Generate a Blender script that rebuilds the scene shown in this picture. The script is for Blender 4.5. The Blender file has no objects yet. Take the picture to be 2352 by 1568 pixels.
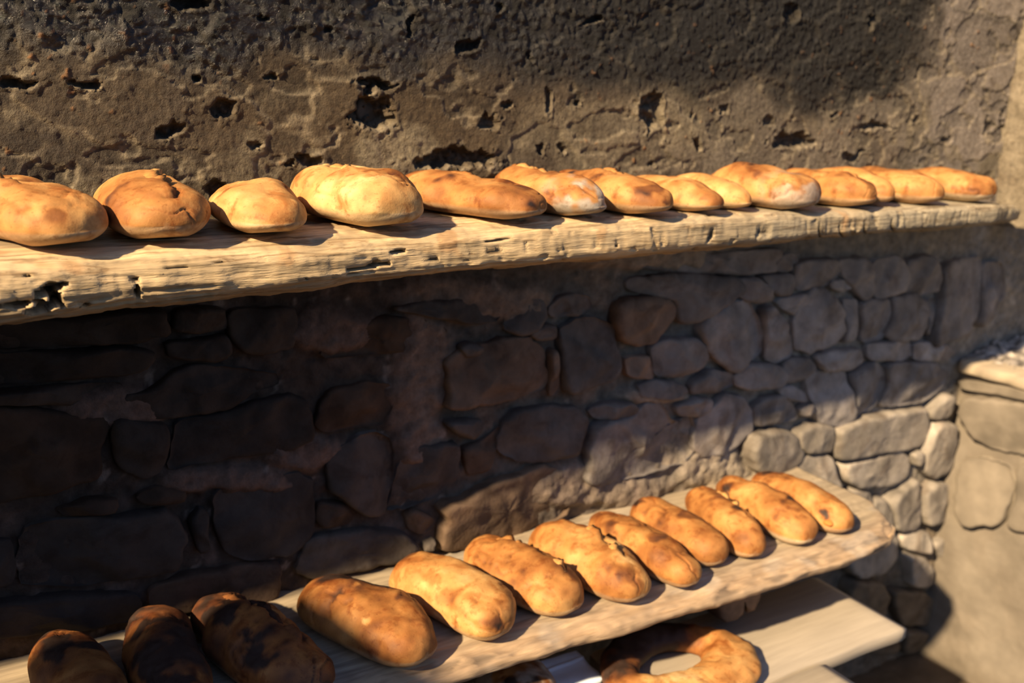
import bpy, bmesh, math
import numpy as np
from mathutils import Matrix, Vector

# ------------------------------------------------------------------ camera, sky, sun, exposure
SC = bpy.context.scene
COL = SC.collection
FPX, CX, CY = 2250.0, 1176.0, 784.0            # focal length in pixels of the 2352 x 1568 frame
CAM = np.array([0.0, -1.62, 1.5])
_t = math.tan(math.radians(1.5))
_a = np.array([5000.0 - CX, CY - 270.0, -FPX])
_u = np.array([_t, 1.0, (_a[0] * _t + _a[1]) / FPX])
_a /= np.linalg.norm(_a); _u /= np.linalg.norm(_u)
ROT = np.array([_a, np.cross(_u, _a), _u])     # rows = world axes seen from the camera
cam_data = bpy.data.cameras.new('camera')
cam_data.sensor_width = 36.0
cam_data.lens = FPX / 2352.0 * 36.0
cam_data.clip_start = 0.05
cam_data.dof.use_dof = True
cam_data.dof.focus_distance = 1.42
cam_data.dof.aperture_fstop = 3.0
cam = bpy.data.objects.new('camera', cam_data)
M = Matrix.Identity(4)
for i in range(3):
    for j in range(3):
        M[i][j] = ROT[i][j]
    M[i][3] = CAM[i]
cam.matrix_world = M
COL.objects.link(cam)
SC.camera = cam

SUN_V = Vector((-1.38, -0.525, 1.0)).normalized()   # towards the sun
sun_d = bpy.data.lights.new('sun', 'SUN')
sun_d.energy = 11.0
sun_d.color = (1.0, 0.75, 0.45)
sun_d.angle = math.radians(1.6)
sun = bpy.data.objects.new('sun', sun_d)
sun.rotation_euler = SUN_V.to_track_quat('Z', 'Y').to_euler()
sun.location = (-4, -3, 5)
COL.objects.link(sun)

world = bpy.data.worlds.new('world')
SC.world = world
world.use_nodes = True
wn = world.node_tree
wn.nodes.clear()
sky = wn.nodes.new('ShaderNodeTexSky')
sky.sky_type = 'NISHITA'
sky.sun_disc = False
sky.sun_elevation = math.radians(34)
sky.sun_rotation = math.atan2(-1.38, -0.525)
sky.air_density = 1.0
sky.dust_density = 1.0
bg = wn.nodes.new('ShaderNodeBackground')
bg.inputs['Strength'].default_value = 0.135
wo = wn.nodes.new('ShaderNodeOutputWorld')
wb = wn.nodes.new('ShaderNodeMix'); wb.data_type = 'RGBA'; wb.blend_type = 'MULTIPLY'
wb.inputs['Factor'].default_value = 1.0
wb.inputs['B'].default_value = (0.88, 0.98, 1.22, 1)      # camera white balance set for the low warm sun
wn.links.new(sky.outputs[0], wb.inputs['A'])
wn.links.new(wb.outputs['Result'], bg.inputs['Color'])
wn.links.new(bg.outputs[0], wo.inputs['Surface'])

SC.view_settings.view_transform = 'Standard'
SC.view_settings.look = 'None'
SC.view_settings.exposure = 0.0
SC.view_settings.gamma = 1.0
SC.view_settings.use_curve_mapping = False

# ------------------------------------------------------------------ helpers
def ray(px, py):
    return ROT @ np.array([px - CX, CY - py, -FPX])
def aty(px, py, Y):
    d = ray(px, py); return CAM + d * (Y - CAM[1]) / d[1]
def atz(px, py, Z):
    d = ray(px, py); return CAM + d * (Z - CAM[2]) / d[2]
def atx(px, py, X):
    d = ray(px, py); return CAM + d * (X - CAM[0]) / d[0]
def proj(P):
    c = (np.asarray(P) - CAM) @ ROT
    return CX + FPX * c[:, 0] / -c[:, 2], CY - FPX * c[:, 1] / -c[:, 2]

_rng = np.random.default_rng(7)
_perm = np.concatenate([_rng.permutation(256)] * 3)
_grad = _rng.normal(size=(256, 3)); _grad /= np.linalg.norm(_grad, axis=1)[:, None]
def noise(P):
    P = np.asarray(P, float)
    I = np.floor(P).astype(int); F = P - I; I = I & 255
    W = F * F * F * (F * (F * 6 - 15) + 10)
    out = 0
    for dx in (0, 1):
        wx = W[:, 0] if dx else 1 - W[:, 0]
        for dy in (0, 1):
            wy = W[:, 1] if dy else 1 - W[:, 1]
            for dz in (0, 1):
                wz = W[:, 2] if dz else 1 - W[:, 2]
                h = _perm[_perm[_perm[I[:, 0] + dx] + I[:, 1] + dy] + I[:, 2] + dz]
                g = _grad[h]
                out = out + wx * wy * wz * (g[:, 0] * (F[:, 0] - dx) + g[:, 1] * (F[:, 1] - dy) + g[:, 2] * (F[:, 2] - dz))
    return out * 1.6
def fbm(P, freq, octv=3, seed=0.0, gain=0.5):
    P = np.asarray(P, float) * freq + seed * 17.37
    s = 0; a = 1.0
    for _ in range(octv):
        s = s + a * noise(P); P = P * 2.03 + 5.1; a *= gain
    return s
def sstep(e0, e1, x):
    t = np.clip((x - e0) / (e1 - e0), 0, 1); return t * t * (3 - 2 * t)
def mixc(c0, c1, t):
    t = np.asarray(t)[:, None]
    return np.asarray(c0) * (1 - t) + np.asarray(c1) * t

def mesh_np(name, V, quads=None, tris=None, col=None, smooth=True):
    V = np.asarray(V, np.float32)
    me = bpy.data.meshes.new(name)
    q = np.zeros((0, 4), int) if quads is None else np.asarray(quads, int).reshape(-1, 4)
    t = np.zeros((0, 3), int) if tris is None else np.asarray(tris, int).reshape(-1, 3)
    me.vertices.add(len(V)); me.vertices.foreach_set('co', V.ravel())
    loops = np.concatenate([q.ravel(), t.ravel()]).astype(np.int32)
    me.loops.add(len(loops)); me.loops.foreach_set('vertex_index', loops)
    nq, nt = len(q), len(t)
    st = np.concatenate([np.arange(nq) * 4, nq * 4 + np.arange(nt) * 3]).astype(np.int32)
    me.polygons.add(nq + nt)
    me.polygons.foreach_set('loop_start', st)
    me.update(calc_edges=True)
    if smooth:
        me.polygons.foreach_set('use_smooth', np.ones(nq + nt, bool))
    if col is not None:
        at = me.attributes.new('col', 'FLOAT_COLOR', 'POINT')
        c = np.asarray(col, np.float32)
        if c.shape[1] == 3:
            c = np.concatenate([c, np.ones((len(c), 1), np.float32)], 1)
        at.data.foreach_set('color', np.ascontiguousarray(c, np.float32).ravel())
    me.validate()
    return me
def obj(name, me, mat=None, parent=None, loc=None, rotz=0.0):
    o = bpy.data.objects.new(name, me)
    COL.objects.link(o)
    if mat is not None:
        me.materials.append(mat)
    if loc is not None:
        o.location = loc
    o.rotation_euler = (0, 0, rotz)
    if parent is not None:
        o.parent = parent
    return o
def tag(o, label=None, cat=None, group=None, kind=None):
    if label: o['label'] = label
    if cat: o['category'] = cat
    if group: o['group'] = group
    if kind: o['kind'] = kind
    return o
def grid_quads(nu, nv, wrap_v=False):
    i = np.arange(nu - 1)[:, None]; j = np.arange(nv if wrap_v else nv - 1)[None, :]
    jn = (j + 1) % nv
    return np.stack([i * nv + j, (i + 1) * nv + j, (i + 1) * nv + jn, i * nv + jn], -1).reshape(-1, 4)
def sweep(rings, flip=False):
    """rings: (n, m, 3) closed rings, capped with fans"""
    n, m, _ = rings.shape
    V = np.concatenate([rings.reshape(-1, 3), rings[0].mean(0)[None], rings[-1].mean(0)[None]])
    q = grid_quads(n, m, True)
    j = np.arange(m); jn = (j + 1) % m
    a, b = n * m, n * m + 1
    t = np.concatenate([np.stack([np.full(m, a), j, jn], 1), np.stack([np.full(m, b), (n - 1) * m + jn, (n - 1) * m + j], 1)])
    if flip:
        q = q[:, ::-1]; t = t[:, ::-1]
    return V, q, t
def box(name, x0, x1, y0, y1, z0, z1, mat, parent=None, bev=0.004, seg=2):
    bm = bmesh.new()
    bmesh.ops.create_cube(bm, size=1)
    for v in bm.verts:
        v.co = ((x0 + x1) / 2 + v.co.x * (x1 - x0), (y0 + y1) / 2 + v.co.y * (y1 - y0), (z0 + z1) / 2 + v.co.z * (z1 - z0))
    if bev:
        bmesh.ops.bevel(bm, geom=bm.edges[:], offset=bev, segments=seg, profile=0.5, affect='EDGES')
    me = bpy.data.meshes.new(name); bm.to_mesh(me); bm.free()
    return obj(name, me, mat, parent)

# ------------------------------------------------------------------ materials
def new_mat(name):
    m = bpy.data.materials.new(name); m.use_nodes = True
    nt = m.node_tree; b = nt.nodes['Principled BSDF']
    return m, nt, b
def N(nt, typ, **kw):
    n = nt.nodes.new(typ)
    for k, v in kw.items():
        if k in n.inputs: n.inputs[k].default_value = v
        else: setattr(n, k, v)
    return n
def attr_mat(name, rough=0.85, spec=0.3, mott=0.35, mott_scale=40.0, bumps=((120, 0.3, 0.002),), stretch=None,
             sss=0.0, base=None, rough_from_alpha=False, spots=()):
    """colour from the mesh attribute (or a flat base), mottled by noise; bumps = (scale, strength, distance)"""
    m, nt, b = new_mat(name); L = nt.links.new
    tc = N(nt, 'ShaderNodeTexCoord')
    vec = tc.outputs['Object']
    if stretch:
        mp = N(nt, 'ShaderNodeMapping'); mp.inputs['Scale'].default_value = stretch
        L(vec, mp.inputs['Vector']); vec = mp.outputs['Vector']
    if base is None:
        at = N(nt, 'ShaderNodeAttribute', attribute_name='col'); c = at.outputs['Color']
    else:
        rgb = N(nt, 'ShaderNodeRGB'); rgb.outputs[0].default_value = (*base, 1); c = rgb.outputs[0]
    nz = N(nt, 'ShaderNodeTexNoise', Scale=mott_scale, Detail=6.0, Roughness=0.65)
    L(vec, nz.inputs['Vector'])
    mr = N(nt, 'ShaderNodeMapRange'); L(nz.outputs['Fac'], mr.inputs['Value'])
    mr.inputs['From Min'].default_value = 0.25; mr.inputs['From Max'].default_value = 0.75
    mr.inputs['To Min'].default_value = 1 - mott; mr.inputs['To Max'].default_value = 1 + mott
    mx = N(nt, 'ShaderNodeVectorMath', operation='SCALE')
    L(c, mx.inputs[0]); L(mr.outputs['Result'], mx.inputs['Scale'])
    cc = mx.outputs['Vector']
    for (ss, lo, hi, colr, amt, dist) in spots:
        sn = N(nt, 'ShaderNodeTexNoise', Scale=float(ss), Detail=6.0, Roughness=0.6, Distortion=dist)
        L(vec, sn.inputs['Vector'])
        sr = N(nt, 'ShaderNodeMapRange'); L(sn.outputs['Fac'], sr.inputs['Value'])
        sr.inputs['From Min'].default_value = lo; sr.inputs['From Max'].default_value = hi
        sr.inputs['To Max'].default_value = amt
        sm = N(nt, 'ShaderNodeMix', data_type='RGBA', blend_type='MULTIPLY')
        L(sr.outputs['Result'], sm.inputs['Factor']); L(cc, sm.inputs['A']); sm.inputs['B'].default_value = (*colr, 1)
        cc = sm.outputs['Result']
    L(cc, b.inputs['Base Color'])
    b.inputs['Roughness'].default_value = rough
    b.inputs['Specular IOR Level'].default_value = spec
    if rough_from_alpha:
        L(at.outputs['Alpha'], b.inputs['Roughness'])
    last = None
    for k, (s, st, d) in enumerate(bumps):
        nn = N(nt, 'ShaderNodeTexNoise', Scale=float(s), Detail=5.0, Roughness=0.6)
        L(vec, nn.inputs['Vector'])
        bp = N(nt, 'ShaderNodeBump', Strength=st, Distance=d)
        L(nn.outputs['Fac'], bp.inputs['Height'])
        if last is not None: L(last, bp.inputs['Normal'])
        last = bp.outputs['Normal']
    if last is not None: L(last, b.inputs['Normal'])
    if sss:
        b.inputs['Subsurface Weight'].default_value = sss
        b.inputs['Subsurface Radius'].default_value = (0.01, 0.005, 0.002)
    return m

M_PLASTER = attr_mat('sooty_plaster', spec=0.5, mott=0.4, mott_scale=90, bumps=((110, 0.5, 0.004), (300, 0.8, 0.0028), (750, 0.7, 0.0012)), rough_from_alpha=True,
                     spots=((55, 0.55, 0.66, (0.5, 0.45, 0.4), 0.8, 0.4), (150, 0.58, 0.66, (0.4, 0.36, 0.32), 0.7, 0.2)))
M_STONE = attr_mat('field_stone', rough=0.85, spec=0.25, mott=0.35, mott_scale=22, bumps=((30, 0.3, 0.006), (120, 0.35, 0.0025)),
                   spots=((14, 0.52, 0.64, (0.62, 0.56, 0.52), 0.7, 0.8),))
M_MORTAR = attr_mat('old_mortar', rough=0.95, spec=0.15, mott=0.5, mott_scale=45, bumps=((60, 0.6, 0.006), (220, 0.5, 0.002)))
M_MUD = attr_mat('smeared_mud_render', rough=0.9, spec=0.2, mott=0.18, mott_scale=14, bumps=((18, 0.25, 0.008), (120, 0.2, 0.0015)))
M_BREAD = attr_mat('bread_crust', rough=0.62, spec=0.3, mott=0.20, mott_scale=60, bumps=((60, 0.16, 0.003), (160, 0.22, 0.002), (420, 0.25, 0.001)), sss=0.03,
                   spots=((16, 0.52, 0.62, (0.62, 0.43, 0.30), 0.75, 0.6), (48, 0.56, 0.66, (0.60, 0.42, 0.30), 0.6, 0.3), (130, 0.60, 0.68, (0.5, 0.36, 0.28), 0.5, 0.0)))
M_FLAP = attr_mat('torn_crust', rough=0.75, spec=0.2, mott=0.3, mott_scale=90, bumps=((150, 0.4, 0.002),))
M_LOG = attr_mat('weathered_log', rough=0.85, spec=0.2, mott=0.28, mott_scale=1.0, stretch=(7, 110, 110), bumps=((0.8, 0.7, 0.006), (2.6, 0.6, 0.0025)),
                 spots=((0.9, 0.54, 0.64, (0.45, 0.38, 0.32), 0.75, 0.2),))
M_PLANK = attr_mat('rough_plank', rough=0.85, spec=0.2, mott=0.3, mott_scale=1.0, stretch=(8, 100, 100), bumps=((1.0, 0.45, 0.004), (3.0, 0.4, 0.0015)))
M_BOARD = attr_mat('worn_board', rough=0.7, spec=0.3, mott=0.16, mott_scale=1.0, stretch=(6, 90, 90), bumps=((1.0, 0.2, 0.002), (3.0, 0.2, 0.001)), base=(0.37, 0.32, 0.255))
M_POST = attr_mat('dark_post_wood', rough=0.8, spec=0.25, mott=0.3, mott_scale=1.0, stretch=(60, 60, 8), bumps=((1.0, 0.3, 0.003),), base=(0.20, 0.14, 0.095))
M_CORBEL = attr_mat('corbel_wood', rough=0.8, spec=0.25, mott=0.3, mott_scale=1.0, stretch=(60, 10, 60), bumps=((1.0, 0.4, 0.003),), base=(0.14, 0.085, 0.055))
M_PAPER = attr_mat('pale_blue_cloth', rough=0.8, spec=0.2, mott=0.05, mott_scale=30, bumps=((400, 0.1, 0.0005),), base=(0.74, 0.85, 1.0))
M_EARTH = attr_mat('dark_earth_floor', rough=0.95, spec=0.1, mott=0.4, mott_scale=8, bumps=((15, 0.5, 0.02),), base=(0.10, 0.075, 0.05))
M_ASH = attr_mat('ash', rough=0.95, spec=0.1, mott=0.5, mott_scale=40, bumps=((70, 0.6, 0.006),))

# ------------------------------------------------------------------ wall_back: plaster above, rubble stones below
CORNER_X = 2.52
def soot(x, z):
    """soot plus painted-in shade on the rubble: black at the left, grey towards the right corner"""
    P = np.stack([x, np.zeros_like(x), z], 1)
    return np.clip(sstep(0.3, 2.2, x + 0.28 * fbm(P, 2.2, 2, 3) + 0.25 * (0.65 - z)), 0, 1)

def build_plaster():
    xs = np.concatenate([np.linspace(-1.2, -0.05, 24)[:-1], np.arange(-0.05, CORNER_X + 0.012, 0.0032)])
    zs = np.concatenate([np.arange(1.17, 1.78, 0.0032), np.arange(1.78, 2.31, 0.006)])
    X, Z = np.meshgrid(xs, zs, indexing='ij'); sh = X.shape
    X = X.ravel(); Z = Z.ravel()
    P = np.stack([X, np.zeros_like(X), Z], 1)
    px, py = proj(P)
    y = -0.012 + 0.006 * fbm(P, 2.5, 2, 1) + 0.0026 * fbm(P, 14, 3, 2)
    # sooty zone at the top, ending in a ragged lower edge and at the right in a pale strip
    n1 = fbm(P, 5, 3, 5); n2 = fbm(P, 16, 3, 6)
    edge_y = np.interp(px, [0, 700, 1150, 1500, 1900, 2050], [120, 150, 170, 185, 235, 250])
    top = sstep(40, -60, py - edge_y + 55 * n1 + 25 * n2)
    topr = sstep(50, -40, px - np.interp(py, [0, 150, 260], [2130, 2090, 2010]) + 40 * n1 + 15 * n2)
    top = top * topr
    edge = (py - edge_y)
    right = sstep(900, 2000, px + 220 * n1)
    brown = np.array([0.088, 0.061, 0.032]); grey = np.array([0.205, 0.172, 0.128]); pale = np.array([0.265, 0.225, 0.190])
    c = mixc(brown, grey, right)
    c = mixc(c, np.array([0.07, 0.05, 0.032]), sstep(0.1, 0.6, fbm(P, 7, 3, 8)) * (1 - right * 0.6))
    c = mixc(c, pale, sstep(2000, 2200, px + 60 * n1))
    c = mixc(c, np.array([0.20, 0.165, 0.105]), sstep(0.25, 0.7, fbm(P, 6, 3, 31)) * sstep(140, 300, py) * 0.7)
    for (sx, sy, rx, ry, w) in ((900, 340, 110, 70, .9), (1450, 300, 330, 80, .35), (1570, 195, 60, 40, .8), (180, 420, 80, 30, .6)):
        d = ((px - sx) / rx) ** 2 + ((py - sy) / ry) ** 2 + 0.5 * n2
        c = mixc(c, (0.27, 0.225, 0.145), w * sstep(1.2, 0.2, d))
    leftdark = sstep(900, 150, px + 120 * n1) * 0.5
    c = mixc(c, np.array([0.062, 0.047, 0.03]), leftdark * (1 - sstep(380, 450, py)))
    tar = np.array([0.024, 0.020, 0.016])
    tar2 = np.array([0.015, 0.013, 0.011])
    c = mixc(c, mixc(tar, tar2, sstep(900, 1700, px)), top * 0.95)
    # thin coats of render that have come away in ragged sheets
    for (f, sd, lo, h) in ((4.5, 24, 0.05, .0030), (7, 25, 0.30, .0032), (11, 26, 0.42, .003)):
        e = fbm(P * np.array([.75, 1, 1.2]), f, 4, sd)
        k = sstep(lo, lo + 0.06, e); y += h * k
        c = mixc(c, (0.30, 0.245, 0.16), 0.5 * sstep(lo - 0.05, lo + .01, e) * sstep(lo + 0.12, lo + .05, e) * (1 - 0.7 * top))
        c = c * (1 - 0.22 * k)[:, None]
    # grains and beads of tar
    g = np.maximum(fbm(P, 95, 2, 9), 0)
    zone = np.clip(top + 0.35 * sstep(1300, 300, px), 0, 1)
    y -= 0.0045 * g * zone + 0.0012 * fbm(P, 150, 1, 10)
    y -= 0.004 * np.maximum(fbm(P, 50, 2, 12), 0) * top * sstep(-.2, .5, fbm(P, 4, 2, 13))
    rough = 0.9 - (0.62 * sstep(1500, 800, px) + 0.18) * top * sstep(-0.3, 0.3, fbm(P, 30, 2, 14) + 0.3) - 0.12 * sstep(900, 200, px) * (1 - top)
    # small ochre flecks
    fl = sstep(0.72, 0.86, fbm(P, 64, 2, 15)) * sstep(0.0, 0.4, fbm(P, 3.5, 2, 16))
    c = mixc(c, np.array([0.33, 0.16, 0.06]), fl)
    y -= 0.003 * fl
    # broken holes in the plaster: (px, py, rx, ry, depth)
    holes = [(40, 190, 62, 15, .022), (195, 192, 38, 14, .02), (432, 10, 48, 16, .022), (505, 250, 30, 26, .03), (385, 305, 34, 22, .025),
             (940, 60, 9, 26, .02), (1060, 103, 34, 18, .022), (602, 46, 14, 9, .018), (848, 252, 46, 46, .04), (862, 186, 52, 13, .03),
             (835, 205, 14, 30, .03), (1040, 366, 92, 26, .035), (495, 436, 26, 22, .03), (705, 366, 36, 16, .025), (660, 380, 14, 10, .02),
             (1120, 276, 24, 13, .025), (1486, 252, 28, 44, .03), (1585, 325, 16, 16, .03), (1815, 326, 48, 20, .028),
             (2000, 290, 42, 13, .016), (1948, 354, 36, 12, .016), (1355, 46, 22, 11, .018), (1985, 48, 14, 24, .018), (1800, 30, 18, 20, .018),
             (2258, 290, 12, 38, .014), (2172, 312, 16, 10, .014), (1490, 378, 14, 8, .02), (1252, 230, 9, 26, .016), (1155, 236, 14, 10, .018),
             (1312, 243, 10, 8, .016), (1650, 255, 14, 12, .014), (1576, 258, 8, 12, .014), (620, 168, 22, 9, .016), (450, 188, 22, 11, .02),
             (1765, 285, 14, 10, .014), (1905, 262, 20, 9, .012), (2095, 270, 10, 10, .01), (1290, 338, 10, 12, .018), (1240, 350, 14, 8, .018),
             (2300, 330, 10, 90, .015), (760, 70, 12, 8, .014), (1140, 20, 14, 9, .014),
             (580, 330, 18, 9, .014), (1210, 130, 6, 14, .012), ]
    wob = fbm(P, 26, 3, 20); wob2 = fbm(P, 80, 3, 21)
    wx = 16 * fbm(P, 20, 3, 22); wy = 16 * fbm(P, 20, 3, 23)
    for (hx, hy, rx, ry, dep) in holes:
        a = np.arange(len(px))[(abs(px - hx) < rx * 2.2 + 12) & (abs(py - hy) < ry * 2.2 + 12)]
        if len(a) == 0: continue
        d = np.sqrt(((px[a] + wx[a] - hx) / (rx * .92)) ** 2 + ((py[a] + wy[a] - hy) / (ry * .92)) ** 2) * (1 + 0.3 * wob[a] + 0.3 * wob2[a])
        ins = sstep(1.06, 0.70, d)
        y[a] += dep * (0.75 if rx > 30 else 0.6) * ins * (1 + 0.5 * wob2[a])
        rim = np.exp(-((d - 1.16) / 0.17) ** 2)
        y[a] -= 0.0025 * rim
        low = sstep(-0.3, 0.6, (py[a] - hy) / ry + 0.35 * (px[a] - hx) / rx + 0.6 * wob[a])
        c[a] = mixc(c[a], (0.33, 0.27, 0.18), rim * low * sstep(-.5, .5, wob2[a] + wob[a]) * 0.85)
        c[a] = mixc(c[a], (0.085, 0.066, 0.045), ins * 0.7)
        rough[a] = np.maximum(rough[a], 0.9 * np.maximum(ins, rim))
    # hairline run of render down the wall
    for (x0, y0, x1, y1) in ((1262, 0, 1240, 170), (2352, 60, 2180, 20)):
        tt = np.clip(((px - x0) * (x1 - x0) + (py - y0) * (y1 - y0)) / ((x1 - x0) ** 2 + (y1 - y0) ** 2), 0, 1)
        d = np.hypot(px - x0 - tt * (x1 - x0), py - y0 - tt * (y1 - y0)) + 5 * wob2
        k = sstep(9, 2, d); y -= 0.0012 * k; c = mixc(c, (0.13, 0.11, 0.085), 0.6 * k)
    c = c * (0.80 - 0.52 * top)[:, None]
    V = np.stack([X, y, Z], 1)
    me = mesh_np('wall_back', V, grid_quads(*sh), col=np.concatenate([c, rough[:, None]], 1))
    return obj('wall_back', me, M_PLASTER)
wall = tag(build_plaster(), 'soot-blackened plaster wall above a rubble stone base, behind both bread shelves', kind='structure')

def build_mortar():
    xs = np.concatenate([np.linspace(-1.2, -0.05, 20)[:-1], np.arange(-0.05, 3.12, 0.006)])
    zs = np.arange(-0.22, 1.215, 0.006)
    X, Z = np.meshgrid(xs, zs, indexing='ij'); sh = X.shape
    X = X.ravel(); Z = Z.ravel(); P = np.stack([X, np.zeros_like(X), Z], 1)
    px, py = proj(P)
    y = 0.011 + 0.007 * sstep(1.0, 1.5, X) + 0.006 * fbm(P, 6, 2, 40) + 0.006 * fbm(P, 28, 3, 41)
    y -= 0.004 * np.maximum(fbm(P, 75, 2, 42), 0)
    patch = np.zeros_like(X)
    for (sx, sy, rx, ry) in ((960, 860, 110, 190), (800, 760, 180, 60), (1100, 690, 260, 60), (700, 1040, 120, 50), (980, 1010, 70, 80),
                             (1400, 1120, 220, 60), (1500, 590, 300, 40), (1640, 1080, 120, 60), (250, 940, 150, 60), (500, 1100, 180, 40),
                             (1500, 910, 110, 20), (1900, 1230, 200, 50), (2150, 1300, 100, 90)):
        d = np.sqrt(((px - sx) / rx) ** 2 + ((py - sy) / ry) ** 2) + 0.35 * fbm(P, 9, 3, 44)
        patch = np.maximum(patch, sstep(1.05, 0.5, d))
    y -= 0.017 * patch
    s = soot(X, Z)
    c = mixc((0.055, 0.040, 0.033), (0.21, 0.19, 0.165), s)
    pink = np.clip(patch + 0.6 * sstep(0.1, 0.7, fbm(P, 12, 3, 46)), 0, 1)
    c = mixc(c, mixc((0.12, 0.082, 0.068), (0.33, 0.285, 0.225), s), pink)
    c = mixc(c, (0.30, 0.235, 0.20), 0.55 * sstep(0.62, 0.85, fbm(P, 26, 3, 48)) * sstep(1.3, 0.4, s))
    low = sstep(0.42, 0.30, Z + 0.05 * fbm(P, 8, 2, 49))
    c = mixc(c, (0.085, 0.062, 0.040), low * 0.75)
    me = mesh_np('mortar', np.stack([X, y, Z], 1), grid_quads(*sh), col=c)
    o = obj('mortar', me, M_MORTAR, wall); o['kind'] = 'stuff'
    return o
build_mortar()

# outlines of the stones, read off the photograph and laid on the wall plane
def crop(ox, oy, s, L): return [[(ox + x / s, oy + y / s) for x, y in p] for p in L]
ST = []
ST += crop(1300, 560, 2.236, [
 [(-10,440),(60,400),(150,390),(240,410),(285,540),(300,670),(200,730),(60,775),(5,775),(-20,640)],
 [(275,320),(330,290),(450,280),(560,300),(570,370),(520,440),(480,510),(380,525),(310,500),(262,400)],
 [(350,190),(600,160),(880,180),(895,240),(820,310),(740,380),(620,415),(585,390),(578,300),(460,268),(360,255)],
 [(470,540),(540,500),(680,490),(720,530),(742,590),(718,638),(600,685),(500,688),(465,620)],
 [(320,600),(440,580),(458,640),(465,700),(340,690)],
 [(705,420),(790,350),(880,310),(960,320),(1010,400),(1022,480),(1010,570),(930,630),(860,655),(790,600),(745,550),(710,480)],
 [(1022,340),(1080,330),(1140,400),(1165,480),(1175,570),(1100,610),(1040,590),(1035,480)],
 [(915,190),(1000,180),(1060,230),(1075,292),(1010,308),(940,298),(900,255)],
 [(1020,170),(1180,160),(1190,220),(1170,265),(1100,270),(1058,230)],
 [(400,90),(700,60),(1100,30),(1110,70),(1080,150),(900,160),(650,150),(450,130)],
 [(1120,60),(1200,60),(1220,120),(1150,148),(1100,145)],
 [(1100,300),(1180,270),(1255,260),(1250,310),(1190,370),(1140,340)],
 [(1270,245),(1330,235),(1390,290),(1430,360),(1440,440),(1390,510),(1270,560),(1200,530),(1190,400),(1220,330)],
 [(1205,100),(1390,80),(1435,140),(1400,175),(1350,220),(1210,240),(1195,180)],
 [(1415,90),(1560,80),(1588,160),(1598,240),(1540,290),(1500,240),(1450,170)],
 [(1598,100),(1740,70),(1770,160),(1750,250),(1612,285),(1608,200)],
 [(1778,90),(1900,60),(1945,170),(1930,240),(1850,265),(1768,250)],
 [(1370,195),(1450,190),(1490,230),(1430,250),(1375,232)],
 [(1440,290),(1515,300),(1515,400),(1495,490),(1435,510),(1455,440),(1445,360)],
 [(1525,300),(1678,290),(1685,380),(1640,490),(1550,505),(1532,400)],
 [(1700,285),(1800,265),(1865,310),(1858,420),(1820,490),(1700,500),(1660,475),(1695,380)],
 [(1880,285),(1920,300),(1908,380),(1872,480),(1868,430)],
 [(1965,110),(2145,90),(2155,200),(2130,380),(2050,470),(1900,515),(1905,440),(1940,300)],
 [(2165,110),(2260,110),(2275,240),(2200,390),(2135,430),(2150,300)],
 [(1150,600),(1260,590),(1300,640),(1240,700),(1160,720),(1130,660)],
 [(1295,580),(1400,552),(1515,545),(1530,600),(1480,650),(1340,658)],
 [(1575,520),(1780,505),(1795,570),(1740,605),(1580,600)],
 [(1810,520),(1950,510),(2010,560),(1960,605),(1810,602)],
 [(895,680),(950,625),(1110,625),(1148,690),(1100,738),(950,752),(890,730)],
 [(660,720),(760,655),(870,675),(875,730),(800,768),(660,778)],
 [(390,735),(500,705),(620,730),(640,770),(520,808),(395,790)],
 [(140,855),(220,822),(360,822),(382,860),(330,902),(170,908)],
 [(170,930),(350,905),(430,835),(510,835),(555,910),(585,940),(600,905),(662,905),(668,990),(655,1080),(600,1130),(400,1190),(130,1240),(140,1090)],
 [(705,900),(760,865),(830,785),(920,805),(968,870),(972,950),(880,1050),(800,1088),(695,1088),(682,1000)],
 [(580,840),(680,795),(765,805),(765,858),(700,895),(600,888)],
 [(988,850),(1050,795),(1140,785),(1198,860),(1205,908),(1100,928),(990,938)],
 [(1110,762),(1180,735),(1225,760),(1235,808),(1160,808)],
 [(1212,850),(1258,815),(1286,870),(1278,898),(1222,888)],
 [(1258,700),(1300,668),(1455,672),(1468,760),(1486,850),(1466,920),(1420,948),(1300,908),(1275,800)],
 [(1485,680),(1600,615),(1645,640),(1655,720),(1615,830),(1500,880),(1492,780)],
 [(1665,622),(1900,615),(1980,680),(1930,760),(1850,815),(1645,838),(1680,730)],
 [(1402,960),(1500,905),(1700,875),(1830,855),(1862,910),(1866,1000),(1800,1048),(1600,1076),(1420,1102),(1388,1070)],
 [(1874,860),(1950,775),(1995,785),(1975,880),(1920,908),(1876,898)],
 [(1204,970),(1290,928),(1376,942),(1388,1010),(1366,1068),(1260,1082),(1214,1050)],
 [(934,1050),(972,982),(1080,958),(1178,982),(1222,1080),(1198,1138),(1110,1178),(970,1160)],
 [(1432,1130),(1530,1112),(1740,1072),(1772,1120),(1762,1198),(1680,1246),(1500,1252),(1434,1200)],
 [(1234,1100),(1366,1092),(1388,1180),(1396,1256),(1290,1258),(1185,1180)],
 [(1778,1078),(1828,1063),(1832,1110),(1800,1146)],
 [(1884,930),(1985,922),(1998,1030),(1986,1148),(1900,1206),(1842,1168),(1845,1070)],
])
n_up = len(ST)
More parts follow.
